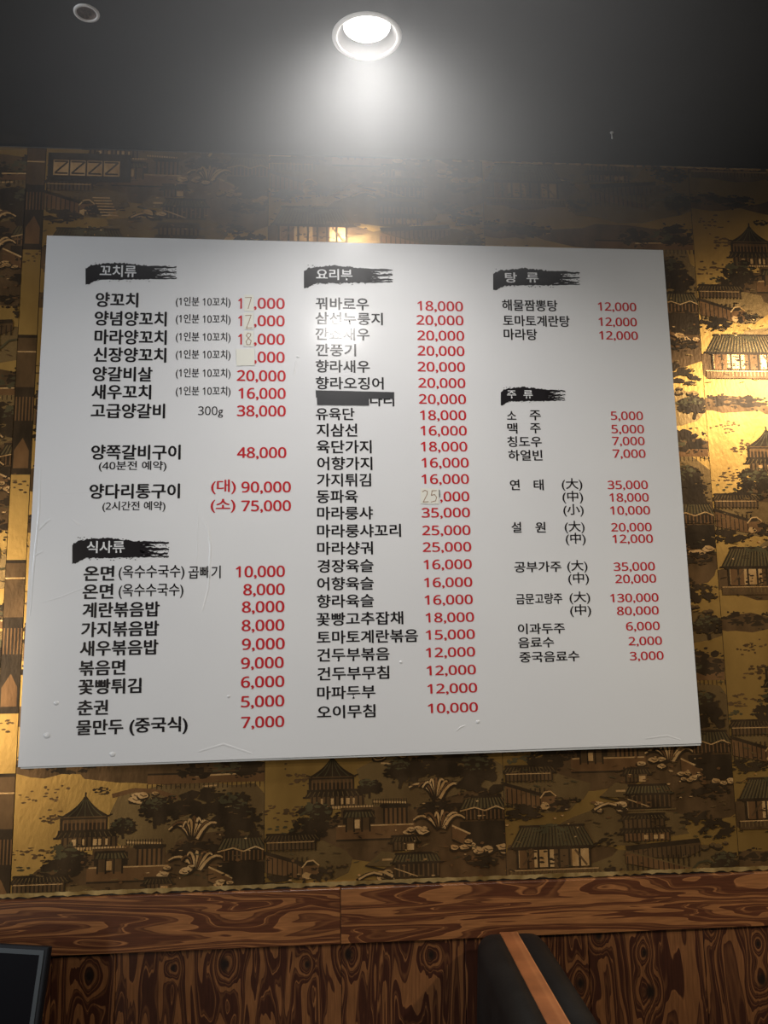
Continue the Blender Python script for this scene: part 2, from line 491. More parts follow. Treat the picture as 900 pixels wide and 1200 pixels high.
        s.limbs(206, 38, 56, 30); s.foliage(DARK, 208, 62, 28, 10, 20); s.foliage(DARK, 258, 36, 26, 20, 22)
        s.limbs(210, 74, 58, 26, 7); s.rocks(188, 86, 36, 10, 5)
        s.tree(252, 14, 22, 30)
        # right hall and ramp wall
        s.hall_roof(232, 288, 50, 64, 8, 12); s.rect(DARK, 238, 64, 286, 76); s.cols(RUSSET, 240, 284, 65, 76, 10, 1.6); s.path(BRIGHT, [(232, 66), (250, 62), (262, 66), (276, 61), (288, 66)], 1.4)
        s.rect(DARK, 232, 78, 288, 108)
        s.poly(RUSSET, [(222, 82), (252, 96), (252, 112), (222, 98)]); s.line(BRIGHT, 222, 82, 252, 96, 2.0); s.line(DARK, 222, 98, 252, 112, 1.6)
        s.foliage(DARK, 262, 92, 22, 16, 22)
        s.rocks(232, 104, 30, 10, 6); s.rocks(268, 112, 40, 7, 5); s.foliage(DARK, 258, 122, 22, 8, 16)
        # left colonnade, wall with moon gate
        s.hall_roof(0, 62, 86, 93, 5, 14, DARK); s.rect(BROWN, 3, 93, 60, 103); s.cols(DARK, 3, 60, 93, 105, 13, 1.8); s.line(BRIGHT, 3, 95, 58, 95, .9)
        s.poly(RUSSET, [(2, 106), (52, 122), (52, 138), (2, 128)]); s.cols(DARK, 4, 50, 112, 134, 9, 1.3)
        s.poly(DARK, [(0, 104), (46, 118), (62, 118), (52, 124), (0, 108)])
        s.path(BRIGHT, [(44, 124), (50, 117), (57, 116), (64, 122)], 1.6); s.rect(RUSSET, 48, 122, 64, 136); s.blob(BRIGHT, 50, 133, 5, 4)
        s.foliage(DARK, 20, 140, 26, 9, 18); s.foliage(DARK, 66, 132, 14, 8, 12); s.rocks(84, 126, 26, 8, 4, UMBER)
        # small and larger houses
        s.hall_roof(148, 182, 92, 99, 4, 8, DARK); s.rect(BROWN, 152, 99, 178, 108); s.rect(BRIGHT, 168, 101, 176, 108); s.cols(DARK, 152, 166, 99, 109, 4, 1.6)
        s.poly(UMBER, [(118, 124), (138, 108), (160, 112), (148, 126)]); s.line(BRIGHT, 138, 118, 150, 118, 2.2); s.line(DARK, 118, 124, 142, 130, 2)
        s.hall_roof(150, 208, 112, 122, 6, 13, OLIVE); s.rect(DARK, 154, 122, 206, 140); s.cols(BROWN, 158, 204, 124, 138, 9, 2); s.line(BRIGHT, 152, 128, 180, 138, 1.2); s.line(UMBER, 150, 141, 212, 141, 1.6)
        s.rocks(132, 136, 38, 9, 6)
        # arched bridge
        s.path(DARK, [(108, 141), (118, 135), (128, 133), (140, 136), (150, 142)], 5)
        s.path(BRIGHT, [(110, 139), (120, 134), (128, 132), (138, 134.5)], 2.2)
        # storeyed house
        s.hall_roof(142, 200, 146, 152, 5, 12, DARK); s.rect(BROWN, 146, 152, 196, 163); s.cols(DARK, 146, 196, 152, 163, 10, 2)
        s.hall_roof(140, 206, 163, 168, 4, 14, DARK); s.rect(RUSSET, 146, 168, 202, 177); s.cols(DARK, 146, 202, 168, 178, 12, 1.8)
        for a in (170, 182, 190): s.rect(BRIGHT, a, 170, a + 5, 175)
        # front hall with columns
        s.hall_roof(6, 108, 156, 180, 14, 22); s.foliage(OLIVE, 58, 160, 22, 6, 8)
        s.rect(BRIGHT, 14, 181, 102, 203); s.rect(RUSSET, 16, 182, 34, 204); s.rect(BROWN, 58, 182, 80, 204)
        s.cols(DARK, 14, 102, 180, 207, 8, 2.6); s.line(DARK, 10, 182, 106, 182, 2.4)
        s.line(BROWN, 20, 200, 34, 184, 2.4); s.line(BROWN, 84, 184, 98, 202, 2.4)
        s.dashes(DARK, 56, 196, 34, 9, 22, 2.2)
        s.rect(BROWN, 4, 205, 112, 216); s.cols(UMBER, 6, 110, 207, 213, 22, 1.3); s.line(BRIGHT, 4, 206, 112, 206, 1.2)
        # long gallery descending to the right
        s.poly(DARK, [(146, 182), (238, 176), (240, 181), (148, 188)])
        s.poly(BROWN, [(148, 188), (240, 181), (240, 190), (220, 198), (176, 196)]); s.cols(DARK, 156, 238, 184, 197, 15, 1.5)
        s.poly(RUSSET, [(146, 188), (226, 210), (226, 218), (146, 202)]); s.cols(DARK, 148, 224, 194, 214, 13, 1.4); s.line(UMBER, 146, 188, 226, 210, 1.5)
        s.path(OLIVE, [(226, 214), (236, 204), (248, 202), (258, 208)], 2.4)
        s.foliage(DARK, 262, 166, 20, 11, 18); s.foliage(DARK, 236, 152, 18, 8, 12); s.rocks(258, 186, 30, 8, 4, UMBER)
        s.foliage(DARK, 128, 214, 16, 9, 14); s.tree(270, 204, 18, 20); s.dashes(DARK, 120, 176, 22, 10, 16)
        for q in range(190):           # fine strokes of grass, steps and tiny figures
            a, b = R.uniform(0, 286), R.uniform(84, 224) if q % 3 else R.uniform(-30, 90) + 0
            if b < 84 and a < 140: continue
            w = R.uniform(3, 9)
            s.line(R.choice((DARK, DARK, UMBER, BROWN, OLIVE)), a, b, a + w, b + R.uniform(-2.5, 2.5), R.uniform(.6, 1.3))
        s.dashes(RUSSET, 200, 110, 100, 60, 22, 2.4)
        s.dashes(BRIGHT, 200, 96, 90, 50, 16, 1.6); s.dashes(BRIGHT, 60, 150, 60, 20, 8, 1.5)
    def done(s):
        # paper itself
        f = s.bm.faces.new([s.bm.verts.new(p) for p in ((s.x0, D + .002, s.z0), (s.x1, D + .002, s.z0), (s.x1, D + .002, s.z1), (s.x0, D + .002, s.z1))])
        f.material_index = GOLD
        return link('wallpaper_strip', s.bm, WP, wall)

SEAMS = [(-1.18, -.6885, .02), (-.645, -.115, -.319), (-.115, .415, -.250), (.415, .947, -.120), (.947, 1.48, -.031)]
ZT = ZCEIL - .004
for i, (a, b, pk) in enumerate(SEAMS):
    P = Paper(a + .0006, b - .0006, Z_PAPER + .004, ZT, 11 + i)
    k = pk
    while k - .05 > -.55: k -= TILE
    first = True
    while k < 1.75:
        P.origin(a if i else -1.145, ZC + k); P.k = 0; P.scene(); k += TILE
    if i == 1:      # lattice panel and steps near the ceiling
        P.origin(a, 0)
        q = at(62, 187); w = at(140, 207)
        u0, u1 = (q.x - a) / PX, (w.x - a) / PX
        v0, v1 = -q.z / PX, -w.z / PX
        P.rect(DARK, u0 - 6, v0 - 10, u1 + 14, v1 + 8)
        P.rect(BRIGHT, u0, v0, u1, v1)
        for t in range(4):
            s0, s1 = u0 + (u1 - u0) * t / 4, u0 + (u1 - u0) * (t + 1) / 4
            P.path(DARK, [(s0 + 2, v0 + 2), (s1 - 2, v0 + 2), (s0 + 3, v1 - 3), (s1 - 2, v1 - 3)], 2.2)
            P.line(DARK, s0, v0, s0, v1, 2)
        for t in range(7):
            P.line(BRIGHT, u0 + 52 + t * 2, v1 + 30 + t * 4, u0 + 74 + t * 2, v1 + 30 + t * 4, 1.6)
    P.done()
# narrow leftover strip beside the second seam: plain gold lake above dark shore, repeating
P = Paper(-.688, -.646, Z_PAPER + .004, ZT, 77)
P.origin(-.688, 0)
for y0, y1 in ((170, 292), (392, 556), (656, 836), (906, 1080)):
    za, zb = at(30, y0).z, at(30, y1).z
    va, vb = -za / PX, -zb / PX
    P.rect(DARK, -2, va, 30, vb)
    P.rect(BROWN, 0, va + 4, 24, va + (vb - va) * .38); P.line(BRIGHT, 0, va + 22, 24, va + 22, 1.6)
    for t in range(9):
        P.foliage(DARK, P.r.uniform(4, 20), va + (vb - va) * P.r.uniform(.4, .9), 7, 5, 8)
    P.cols(RUSSET, 2, 22, va + (vb - va) * .45, va + (vb - va) * .62, 6, 1.6)
    P.poly(RUSSET, [(2, vb - 30), (12, vb - 46), (20, vb - 30), (20, vb - 8), (2, vb - 8)])
    P.dashes(BROWN, 12, vb + 10, 16, 10, 10)
P.done()

# ragged gold lining left along the ceiling and along the lower edge of the paper
rg = random.Random(5)
def ragged(name, x0, x1, zf, wlo, whi, m, n, gap=.0):
    bm = bmesh.new(); prev = None
    for i in range(n + 1):
        x = x0 + (x1 - x0) * i / n
        z = zf(x); w = rg.uniform(wlo, whi)
        a = bm.verts.new((x, D - .0016, z + rg.uniform(-.0008, .0008))); b_ = bm.verts.new((x, D - .0016, z - w))
        if prev and rg.random() > gap: bm.faces.new((prev[0], prev[1], b_, a))
        prev = (a, b_)
    bmesh.ops.recalc_face_normals(bm, faces=bm.faces)
    r = bmesh.ops.extrude_face_region(bm, geom=bm.faces[:])
    for v in r['geom']:
        if isinstance(v, bmesh.types.BMVert): v.co.y = D - .0004
    bmesh.ops.recalc_face_normals(bm, faces=bm.faces)
    return link(name, bm, m, wall)
ragged('paper_edge', .34, 1.48, lambda x: ZCEIL - .004, .001, .006, WP[BRIGHT], 150, .25)
MAT['torn'] = foil('torn_paper_edge', (.26, .16, .05), (.62, .44, .19), .45, .6, 30)
ragged('paper_edge', -1.18, 1.48, lambda x: Z_PAPER + .0115, .005, .0105, MAT['torn'], 260)

# ------------------------------------------------------------------ wood rail and wainscot boards
rail_mat = grain_wood('plywood_rail', 'x', (), 9.0, light=(.29, .118, .040), dark=(.098, .031, .012), scale=(1.15, 9.5))
def wx(px, py): return at(px, py).x
rail_x = [-1.3, wx(399, 1080), wx(1290, 1050)]
for a, b in zip(rail_x, rail_x[1:]):
    bm = bmesh.new(); box(bm, (a + .0006, D - .0125, Z_RAIL), (b - .0006, D + .004, Z_PAPER), .0012, 1)
    o = link('rail_board', bm, rail_mat, wall)
KN = [(105, 1143, .011), (203, 1134, .006), (263, 1130, .011), (360, 1130, .007), (408, 1118, .010), (505, 1119, .008), (680, 1152, .010), (701, 1096, .009),
      (755, 1116, .007), (762, 1162, .011), (836, 1086, .008), (893, 1148, .011), (888, 1106, .006)]
knots = []
for (px, py, r) in KN:
    p = at(px, py, D - .004); knots.append((p.x, p.z, r))
xs = [-1.3] + [wx(x, 1140) for x in (61, 136, 400, 545, 690, 826)] + [1.45]
for a, b in zip(xs, xs[1:]):
    bm = bmesh.new(); box(bm, (a + .0005, D - .005, .0), (b - .0005, D + .004, Z_RAIL), .0008, 1)
    kk = [k for k in knots if a - .03 < k[0] < b + .03]
    bw = grain_wood('plywood_board', 'z', kk, 8.0, light=(.20, .082, .029), dark=(.050, .015, .007), scale=(1.4, 9.5))
    link('wainscot_board', bm, bw, wall)

# ------------------------------------------------------------------ ceiling fittings
t = empty('downlight', (*LAMP_A, ZCEIL), 'lit round recessed downlight with white rim in the black ceiling above the menu', 'ceiling light')
bm = bmesh.new(); lathe(bm, [(R_A - .006, .001), (R_A - .006, -.0025), (R_A - .001, -.003), (R_A + .004, -.001), (R_A + .004, .0005)], *LAMP_A, ZCEIL)
link('trim_ring', bm, MAT['white_trim'], t, True)
bm = bmesh.new(); lathe(bm, [(R_A - .006, -.001), (R_A - .010, .006), (.0465, .022)], *LAMP_A, ZCEIL)
link('reflector', bm, MAT['reflector'], t, True)
ml = bpy.data.materials.new('lamp_lens'); ml.use_nodes = True
b = ml.node_tree.nodes['Principled BSDF']; b.inputs['Emission Color'].default_value = (1, .98, .95, 1); b.inputs['Emission Strength'].default_value = 6
bm = bmesh.new(); lathe(bm, [(.0470, .022), (.03, .0205), (.0, .020)], *LAMP_A, ZCEIL)
link('lens', bm, ml, t, True)

t = empty('ceiling_sensor', (*LAMP_B, ZCEIL), 'small unlit round ceiling fitting with grey rim and brown mesh centre at upper left', 'ceiling fitting')
bm = bmesh.new(); lathe(bm, [(R_B - .0055, .001), (R_B - .0055, -.002), (R_B - .003, -.003), (R_B, -.002), (R_B + .0005, .0003)], *LAMP_B, ZCEIL, 40)
link('rim', bm, mat('grey_rim_enamel', (.75, .72, .70), .45), t, True)
bm = bmesh.new(); lathe(bm, [(R_B - .0055, -.0005), (R_B - .007, .004), (R_B - .008, .008), (0, .010)], *LAMP_B, ZCEIL, 40)
mm = noisy(mat('mesh_grille', (.12, .08, .06), .6), (.09, .06, .05), (.20, .13, .10), 260, 2, bump=.6, bscale=400)
link('grille', bm, mm, t, True)

p = at_z(717, 155, ZCEIL)
t = empty('ceiling_peg', (p.x, p.y, ZCEIL), 'tiny white peg fixed to the black ceiling at right', 'peg')
bm = bmesh.new(); lathe(bm, [(0, .001), (.0042, .001), (.0042, -.0015), (.0030, -.0022), (0, -.0022)], p.x, p.y, ZCEIL, 16)
link('base', bm, MAT['white_trim'], t, True)
bm = bmesh.new(); lathe(bm, [(0, -.002), (.0017, -.002), (.0014, -.010), (.0021, -.014), (.0012, -.0175), (0, -.018)], p.x, p.y, ZCEIL, 14)
link('pin', bm, MAT['white_trim'], t, True)

# ------------------------------------------------------------------ menu board
YB = D - .0135                     # printed face
QC = [(55, 276), (777, 293), (822, 871), (21, 899)]
corner = [at(x, y, YB) for x, y in QC]
board = empty('menu_board', at(420, 590, YB + .006), 'large white printed menu board with black Korean dishes and red prices on gold wallpaper', 'menu board')
def slab(quad, y0, y1, sub=0, lift=None):
    bm = bmesh.new()
    n = sub or 1
    def P(s, t):
        a = quad[0].lerp(quad[1], s); b_ = quad[3].lerp(quad[2], s)
        return a.lerp(b_, t)
    fr = [[None] * (n + 1) for _ in range(n + 1)]; bk = [[None] * (n + 1) for _ in range(n + 1)]
    for i in range(n + 1):
        for j in range(n + 1):
            q = P(i / n, j / n)
            d = lift(i / n, j / n) if lift else 0
            fr[i][j] = bm.verts.new((q.x, y0 - d, q.z)); bk[i][j] = bm.verts.new((q.x, y1 - d, q.z))
    for i in range(n):
        for j in range(n):
            bm.faces.new((fr[i][j], fr[i][j + 1], fr[i + 1][j + 1], fr[i + 1][j]))
            bm.faces.new((bk[i][j], bk[i + 1][j], bk[i + 1][j + 1], bk[i][j + 1]))
    for i in range(n):
        for (j, s) in ((0, 1), (n, -1)):
            q = (fr[i][j], fr[i + 1][j], bk[i + 1][j], bk[i][j])
            bm.faces.new(q if s > 0 else q[::-1])
            q = (fr[j][i], bk[j][i], bk[j][i + 1], fr[j][i + 1])
            bm.faces.new(q if s > 0 else q[::-1])
    bmesh.ops.recalc_face_normals(bm, faces=bm.faces)
    return bm
link('printed_sheet', slab(corner, YB, YB + .0012), MAT['sheet'], board)
back_q = [at(x, y, YB + .003) for x, y in ((57, 279), (776, 296), (821, 873.5), (24, 901))]
link('backing_panel', slab(back_q, YB + .0022, D - .0022), MAT['panel'], board)

Z_TOP, Z_BOT = corner[0].z, corner[3].z
def row_angle(z):
    t = (Z_TOP - z) / (Z_TOP - Z_BOT)
    return -.0013 + t * .0106
def wscale(px, py):
    return (at(px, py - 5, YB) - at(px, py + 5, YB)).length / 10.0
fc = bpy.data.curves.new('lettering', 'FONT')
fo = bpy.data.objects.new('lettering', fc)
C.objects.link(fo)
fc.resolution_u = 3
def glyphs(s, bold):
    s = ''.join(chr(0x1D7E2 + ord(c) - 48) if '0' <= c <= '9' else c for c in s)   # plain grotesque figures
    fc.body = s; fc.offset = bold
    dg = bpy.context.evaluated_depsgraph_get(); dg.update()
    me = bpy.data.meshes.new_from_object(fo.evaluated_get(dg))
    return me
_me = glyphs('0', 0); CAP0, CAP1 = min(v.co.y for v in _me.vertices), max(v.co.y for v in _me.vertices); bpy.data.meshes.remove(_me)
def text(s, x0, x1, yc, em, m, name, parent, bold=.014, digits=False, off=.0005):
    """lettering printed on the sheet: fills x0..x1 (frame pixels) on its row"""
    me = glyphs(s, 0 if digits else .004)
    me.name = name
    bx0 = min(v.co.x for v in me.vertices); bx1 = max(v.co.x for v in me.vertices)
    if digits: by = (CAP0 + CAP1) / 2
    else: by = (min(v.co.y for v in me.vertices) + max(v.co.y for v in me.vertices)) / 2
    a, b_ = at(x0, yc, YB), at(x1, yc, YB)
    c = at((x0 + x1) / 2, yc, YB)
    kx = abs(b_.x - a.x) / (bx1 - bx0 + 2 * bold); kz = em * (.865 if digits else .96) * wscale((x0 + x1) / 2, yc)
    an = row_angle(c.z); ca, sa = math.cos(an), math.sin(an)
    base = [(v.co.x - (bx0 + bx1) / 2, v.co.y - by) for v in me.vertices]
    bm = bmesh.new(); bm.from_mesh(me)
    if bold:                            # heavier weight: struck three times with a hair's shift
        copies = [bmesh.ops.duplicate(bm, geom=bm.verts[:] + bm.edges[:] + bm.faces[:])['geom'] for _ in range(1)]
        first = set(v for v in copies[0] if isinstance(v, bmesh.types.BMVert))
        g3 = bmesh.ops.duplicate(bm, geom=list(copies[0]))['geom']
        third = set(v for v in g3 if isinstance(v, bmesh.types.BMVert))
    else:
        first = third = ()
    for v in bm.verts:
        sx, sy = (bold, -bold * .45) if v in first else (0, bold * .7) if v in third else (-bold, -bold * .45)
        u = (v.co.x - (bx0 + bx1) / 2 + sx) * kx; w = (v.co.y - by + sy) * kz
        v.co = Vector((c.x + u * ca - w * sa, YB - off - (.00008 if v in first else .00004 if v in third else 0), c.z + u * sa + w * ca))
    bm.to_mesh(me); bm.free()
    me.materials.clear(); me.materials.append(m)
    for p_ in me.polygons: p_.material_index = 0
    o = bpy.data.objects.new(name, me); C.objects.link(o); o.parent = parent
    q = parent
    mtx = Matrix.Translation(-board.location)
    o.matrix_parent_inverse = mtx if parent is board else Matrix.Identity(4)
    return o
INK, RED = MAT['ink'], MAT['red']
def items(rows, em, bold=.026):
    for s, x0, x1, y in rows: text(s, x0, x1, y, em, INK, 'item_lettering', board, bold)
def prices(rows, em, bold=.024):
    for s, x0, x1, y in rows: text(s, x0, x1, y, em, RED, 'price_lettering', board, bold, True)

items([('양꼬치', 112, 162.2, 351.5), ('양념양꼬치', 110.9, 195.6, 373.5), ('마라양꼬치', 110.9, 195.6, 395.2), ('신장양꼬치', 109.7, 195.2, 416),
       ('양갈비살', 108.5, 179, 438.4), ('새우꼬치', 107.3, 177.4, 459.4), ('고급양갈비', 106.6, 193.7, 481.6)], 19.3)
for y in (354.4, 374.6, 395.6, 416.2, 438, 459):
    text('(1인분 10꼬치)', 206.1, 270.3, y, 12.2, INK, 'portion_lettering', board, .008)
text('300g', 232.2, 261.4, 481.4, 16, INK, 'portion_lettering', board, .004, True)
prices([('1', 279.0, 283.6, 355.6), (',000', 297.5, 333.7, 355.6), ('1', 279.0, 283.6, 376), (',000', 297.5, 333.7, 376), ('1', 279.0, 283.6, 397.6), (',000', 297.5, 333.7, 397.6),
        (',000', 297.5, 333.7, 418.6), ('20,000', 277.7, 334.9, 440.4), ('16,000', 279.3, 334.9, 461), ('38,000', 277.7, 335, 481.6),
        ('48,000', 277.7, 335.7, 530.4), ('90,000', 282.8, 341.1, 570.7), ('75,000', 282.8, 341.1, 592.7)], 19.6)
text('(대)', 247.4, 276.5, 570.5, 16.5, RED, 'price_lettering', board, .014)
text('(소)', 246.8, 276, 592.7, 16.5, RED, 'price_lettering', board, .014)
items([('양쪽갈비구이', 107, 212, 530), ('양다리통구이', 105, 211.2, 575.6)], 19.5)
text('(40분전 예약)', 115.9, 195.3, 546.4, 12, INK, 'note_lettering', board, .010)
text('(2시간전 예약)', 120.2, 194, 593.6, 12, INK, 'note_lettering', board, .010)
items([('온면', 98, 134.2, 671.8), ('온면', 96.8, 133, 693), ('계란볶음밥', 96.8, 187.5, 714.4), ('가지볶음밥', 95.3, 186.7, 737), ('새우볶음밥', 93.7, 185.9, 759.1),
       ('볶음면', 92.6, 147, 782.5), ('꽃빵튀김', 91.8, 166, 804.2), ('춘권', 90.6, 126.8, 829.1), ('물만두', 89.5, 144.7, 852), ('(중국식)', 151.7, 220.1, 850.5)], 20)
items([('(옥수수국수)', 139.2, 216.3, 670.9), ('(옥수수국수)', 139.2, 215.1, 692.6), ('곱빼기', 220.9, 258.7, 670.5)], 17, .010)
prices([('10,000', 276.2, 334, 669.7), ('8,000', 285.1, 333.7, 690.7), ('8,000', 283.5, 333.3, 711), ('8,000', 283.2, 333.3, 732.7), ('9,000', 283.5, 333.7, 754.5),
        ('9,000', 282.4, 332.6, 776.6), ('6,000', 282.4, 333.3, 798.8), ('5,000', 282.4, 333.3, 821.7), ('7,000', 282.6, 333.2, 845.9)], 20.4)

items([('꿔바로우', 369.9, 432.3, 356.1), ('삼선누룽지', 369.6, 448.8, 373.4), ('깐쇼새우', 369.6, 433.2, 391.6), ('깐풍기', 370.2, 417.3, 410.3), ('향라새우', 369.9, 433.5, 429.4),
       ('향라오징어', 369.9, 449.7, 449.1), ('다리', 433.5, 462, 469), ('유육단', 369.9, 415.5, 485.2)], 16.4, .016)
items([('지삼선', 370.8, 418.8, 504.1), ('육단가지', 370.8, 435.6, 523.6), ('어향가지', 371.7, 436.5, 543.1), ('가지튀김', 371.4, 435, 562.6), ('동파육', 370.8, 419.4, 581.8),
       ('마라룽샤', 371.7, 437.1, 601.3), ('마라룽샤꼬리', 371.7, 470.1, 622), ('마라샹궈', 371.7, 437.1, 642.4), ('경장육슬', 372, 437.7, 663.1), ('어향육슬', 371.7, 438, 683.8),
       ('향라육슬', 371.4, 438.3, 704.2), ('꽃빵고추잡채', 370.8, 472.8, 724.9), ('토마토계란볶음', 371.4, 490.2, 745.9), ('건두부볶음', 371.7, 456.6, 766.9),
       ('건두부무침', 372, 456.3, 788.8), ('마파두부', 371.7, 440.1, 811.3), ('오이무침', 371.4, 440.1, 833.8)], 17.4, .018)
prices([('18,000', 489, 542.6, 358.8), ('20,000', 488, 543.1, 375.3), ('20,000', 489, 544, 393.3), ('20,000', 489.3, 544.3, 411.3), ('20,000', 489.3, 544.9, 429.9), ('20,000', 490.2, 545.4, 448.8),
        ('20,000', 490.8, 546.1, 467.7), ('18,000', 492, 546.4, 486.6), ('16,000', 492.6, 547, 504.7), ('18,000', 492.9, 547.6, 523.3), ('16,000', 493.8, 549.3, 542.2), ('16,000', 493.8, 549.6, 561.4),
        (',000', 515.6, 549.9, 581.8), ('35,000', 494.1, 550.8, 600.7), ('25,000', 494.7, 551.4, 621.4), ('25,000', 495.3, 552.3, 640.9), ('16,000', 496.2, 552.9, 661.3), ('16,000', 496.8, 553.5, 682.3),
        ('16,000', 497.4, 554.1, 702.7), ('18,000', 498.6, 555.6, 723.4), ('15,000', 498.9, 556.5, 743.5), ('12,000', 498.9, 556.8, 764.2), ('12,000', 499.8, 557.7, 785.2),
        ('12,000', 500.7, 559.2, 806.5), ('10,000', 501.3, 560.1, 829.3)], 17.6, .020)

items([('해물짬뽕탕', 588.3, 653.3, 358), ('토마토계란탕', 589.5, 667.7, 376.2), ('마라탕', 590.2, 629.5, 392)], 14.8, .015)
items([('소', 594, 605, 486.8), ('주', 620.5, 633.7, 486.8), ('맥', 594.4, 606.3, 502), ('주', 621, 633.7, 502), ('칭도우', 594.4, 634.8, 517.6), ('하얼빈', 595.5, 635.6, 533.6),
       ('연', 597.4, 609, 568.2), ('태', 625.3, 637, 568.2), ('설', 599.3, 611, 617.9), ('원', 627.3, 639.3, 617.9), ('공부가주', 602.7, 657.8, 664.2), ('금문고량주', 604.6, 659, 701.6),
       ('이과두주', 606.8, 662, 736.6), ('음료수', 607.2, 649.2, 752.9), ('중국음료수', 608.7, 679, 769.5)], 14.2, .015)
for s, x0, x1, y in [('(大)', 658.2, 682.4, 567.8), ('(中)', 659, 683.2, 582.6), ('(小)', 660.1, 683.9, 598), ('(大)', 661.6, 685, 617.7), ('(中)', 662.8, 686.2, 631.7),
                     ('(大)', 664.6, 688.4, 663.6), ('(中)', 665.8, 690, 678.1), ('(大)', 667.3, 691.5, 700.4), ('(中)', 668, 692.6, 715.5)]:
    text(s, x0, x1, y, 14.2, INK, 'size_lettering', board, .006)
prices([('12,000', 700.5, 745.5, 359.5), ('12,000', 701.3, 746.2, 377.3), ('12,000', 702, 747.4, 393.2), ('5,000', 715.6, 753.4, 487.2), ('5,000', 716.4, 754.6, 502.8), ('7,000', 717.2, 755.3, 516.8),
        ('7,000', 717.9, 756.4, 531.6), ('35,000', 711.9, 759.1, 568.2), ('18,000', 714.1, 760.2, 582.9), ('10,000', 714.9, 761.7, 598), ('20,000', 716, 763.6, 617.7), ('12,000', 717.5, 765.1, 631.3),
        ('35,000', 719, 767.4, 663.8), ('20,000', 720.9, 768.9, 678.1), ('130,000', 714.9, 771.6, 700.4), ('80,000', 722.8, 771.9, 715.5), ('6,000', 733.4, 773.1, 733.6), ('2,000', 736.4, 775.7, 751), ('3,000', 737.9, 777.6, 768.4)], 15.4, .018)

# brush-stroke heading banners
def flat(bm, pts, y):
    f = bm.faces.new([bm.verts.new((p_[0], y, p_[1])) for p_ in pts]); f.normal_update()
    if f.normal.y > 0: f.normal_flip()
    return f
def banner(x0, y0, x1, y1, seed, title, tx0, tx1, ty, em):
    r = random.Random(seed)
    bm = bmesh.new()
    W, H = x1 - x0, y1 - y0
    def pt(u, v):                      # u along, v down, 0..1 in the banner's own box
        a = at(x0 + u * W, y0 + v * H, YB); return (a.x, a.z)
    top, bot = [], []
    n = 46
    for i in range(n + 1):
        u = i / n * .70
        if u < .06: tv = .30 - u * 2.6
        elif u < .35: tv = .14 - (u - .06) * .40
        else: tv = .03 + (u - .35) * .42
        top.append((u, tv + r.uniform(-.035, .035)))
        bv = .80 if u > .13 else (1.0 - max(0, u - .035) * 2.1)
        bot.append((u, bv - max(0, u - .13) * .05 + r.uniform(-.022, .022)))
    for i in range(n):
        flat(bm, [pt(*top[i]), pt(*bot[i]), pt(*bot[i + 1]), pt(*top[i + 1])], YB - .0005)
    for v0, v1, ue in ((.17, .31, 1.0), (.29, .40, .86), (.385, .53, 1.0), (.50, .60, .84), (.575, .70, .99), (.685, .775, 1.0)):   # dry bristle ends
        m_ = 10; prev = None
        for i in range(m_ + 1):
            u = .68 + (ue - .68) * i / m_
            th = (v1 - v0) * (1 - .62 * (i / m_) ** 1.5)
            c_ = (v0 + v1) / 2 + r.uniform(-.018, .018)
            q = (pt(u, c_ - th / 2 + r.uniform(-.015, .015)), pt(u, c_ + th / 2 + r.uniform(-.015, .015)))
            if prev: flat(bm, [prev[0], prev[1], q[1], q[0]], YB - .00045)
            prev = q
        for _ in range(7):
            u = r.uniform(.84, .995); c_ = r.uniform(v0, v1)
            flat(bm, [pt(u, c_ - .02), pt(u, c_ + .015), pt(u + r.uniform(.008, .02), c_ + r.uniform(-.01, .02))], YB - .0004)
    for _ in range(26):                # bristle specks along the rim
        u = r.uniform(.02, .7); v = r.choice([r.uniform(.0, .1) + max(0, u - .35) * .42, r.uniform(.78, .86)])
        flat(bm, [pt(u, v), pt(u + .008, v + .04), pt(u + .018, v + .01)], YB - .0004)
    o = link('heading_banner', bm, INK, board)
    ts = [text(w_, a_, b_, ty, em, MAT['white_print'], 'heading_lettering', board, .016, off=.0009) for w_, a_, b_ in
          ([(title, tx0, tx1)] if ' ' not in title else [(title.split()[0], tx0, tx0 + (tx1 - tx0) * .36), (title.split()[-1], tx1 - (tx1 - tx0) * .36, tx1)])]
    return o, ts
BAN = [banner(100.3, 307, 206.8, 333.4, 1, '꼬치류', 117, 160, 317.8, 15.5),
       banner(84.8, 628.9, 198, 660.4, 2, '식사류', 101.9, 146.2, 641, 15.8),
       banner(356.1, 309.9, 460, 337.8, 3, '요리부', 370.5, 413, 321.8, 14.6),
       banner(577.8, 313.4, 679.4, 340.3, 4, '탕  류', 591.7, 631, 325.4, 13.4),
       banner(586.8, 452.8, 662.4, 474.8, 5, '주  류', 594, 624.2, 462.3, 11)]

# correction stickers with pen figures, tape strips
def quad_slab(name, px, m, thick, off=.0008):
    q = [at(x, y, YB) for x, y in px]
    return link(name, slab(q, YB - off - thick, YB - off), m, board)
def strokes(name, lines, w, m, off, parent):
    bm = bmesh.new()
    for ln in lines:
        p_ = [at(x, y, YB) for x, y in ln]
        for a, b_ in zip(p_, p_[1:]):
            d = (b_ - a).normalized(); nn = Vector((-d.z, 0, d.x)) * w / 2; e = d * w * .3
            flat(bm, [((a - e + nn).x, (a - e + nn).z), ((b_ + e + nn).x, (b_ + e + nn).z), ((b_ + e - nn).x, (b_ + e - nn).z), ((a - e - nn).x, (a - e - nn).z)], YB - off)
    o = link(name, bm, m, board)
    return o
ST = []
def sticker(px, pen):
    o = quad_slab('price_sticker', px, MAT['sticker'], .0002)
    o['label'] = 'small cream paper sticker pasted over a price' if not pen else 'small cream paper sticker with a pencilled figure over a price'
    if pen:
        s_ = strokes('pen_figure', pen, .0016, MAT['pen'], .0013, board); ST.append((s_, o))
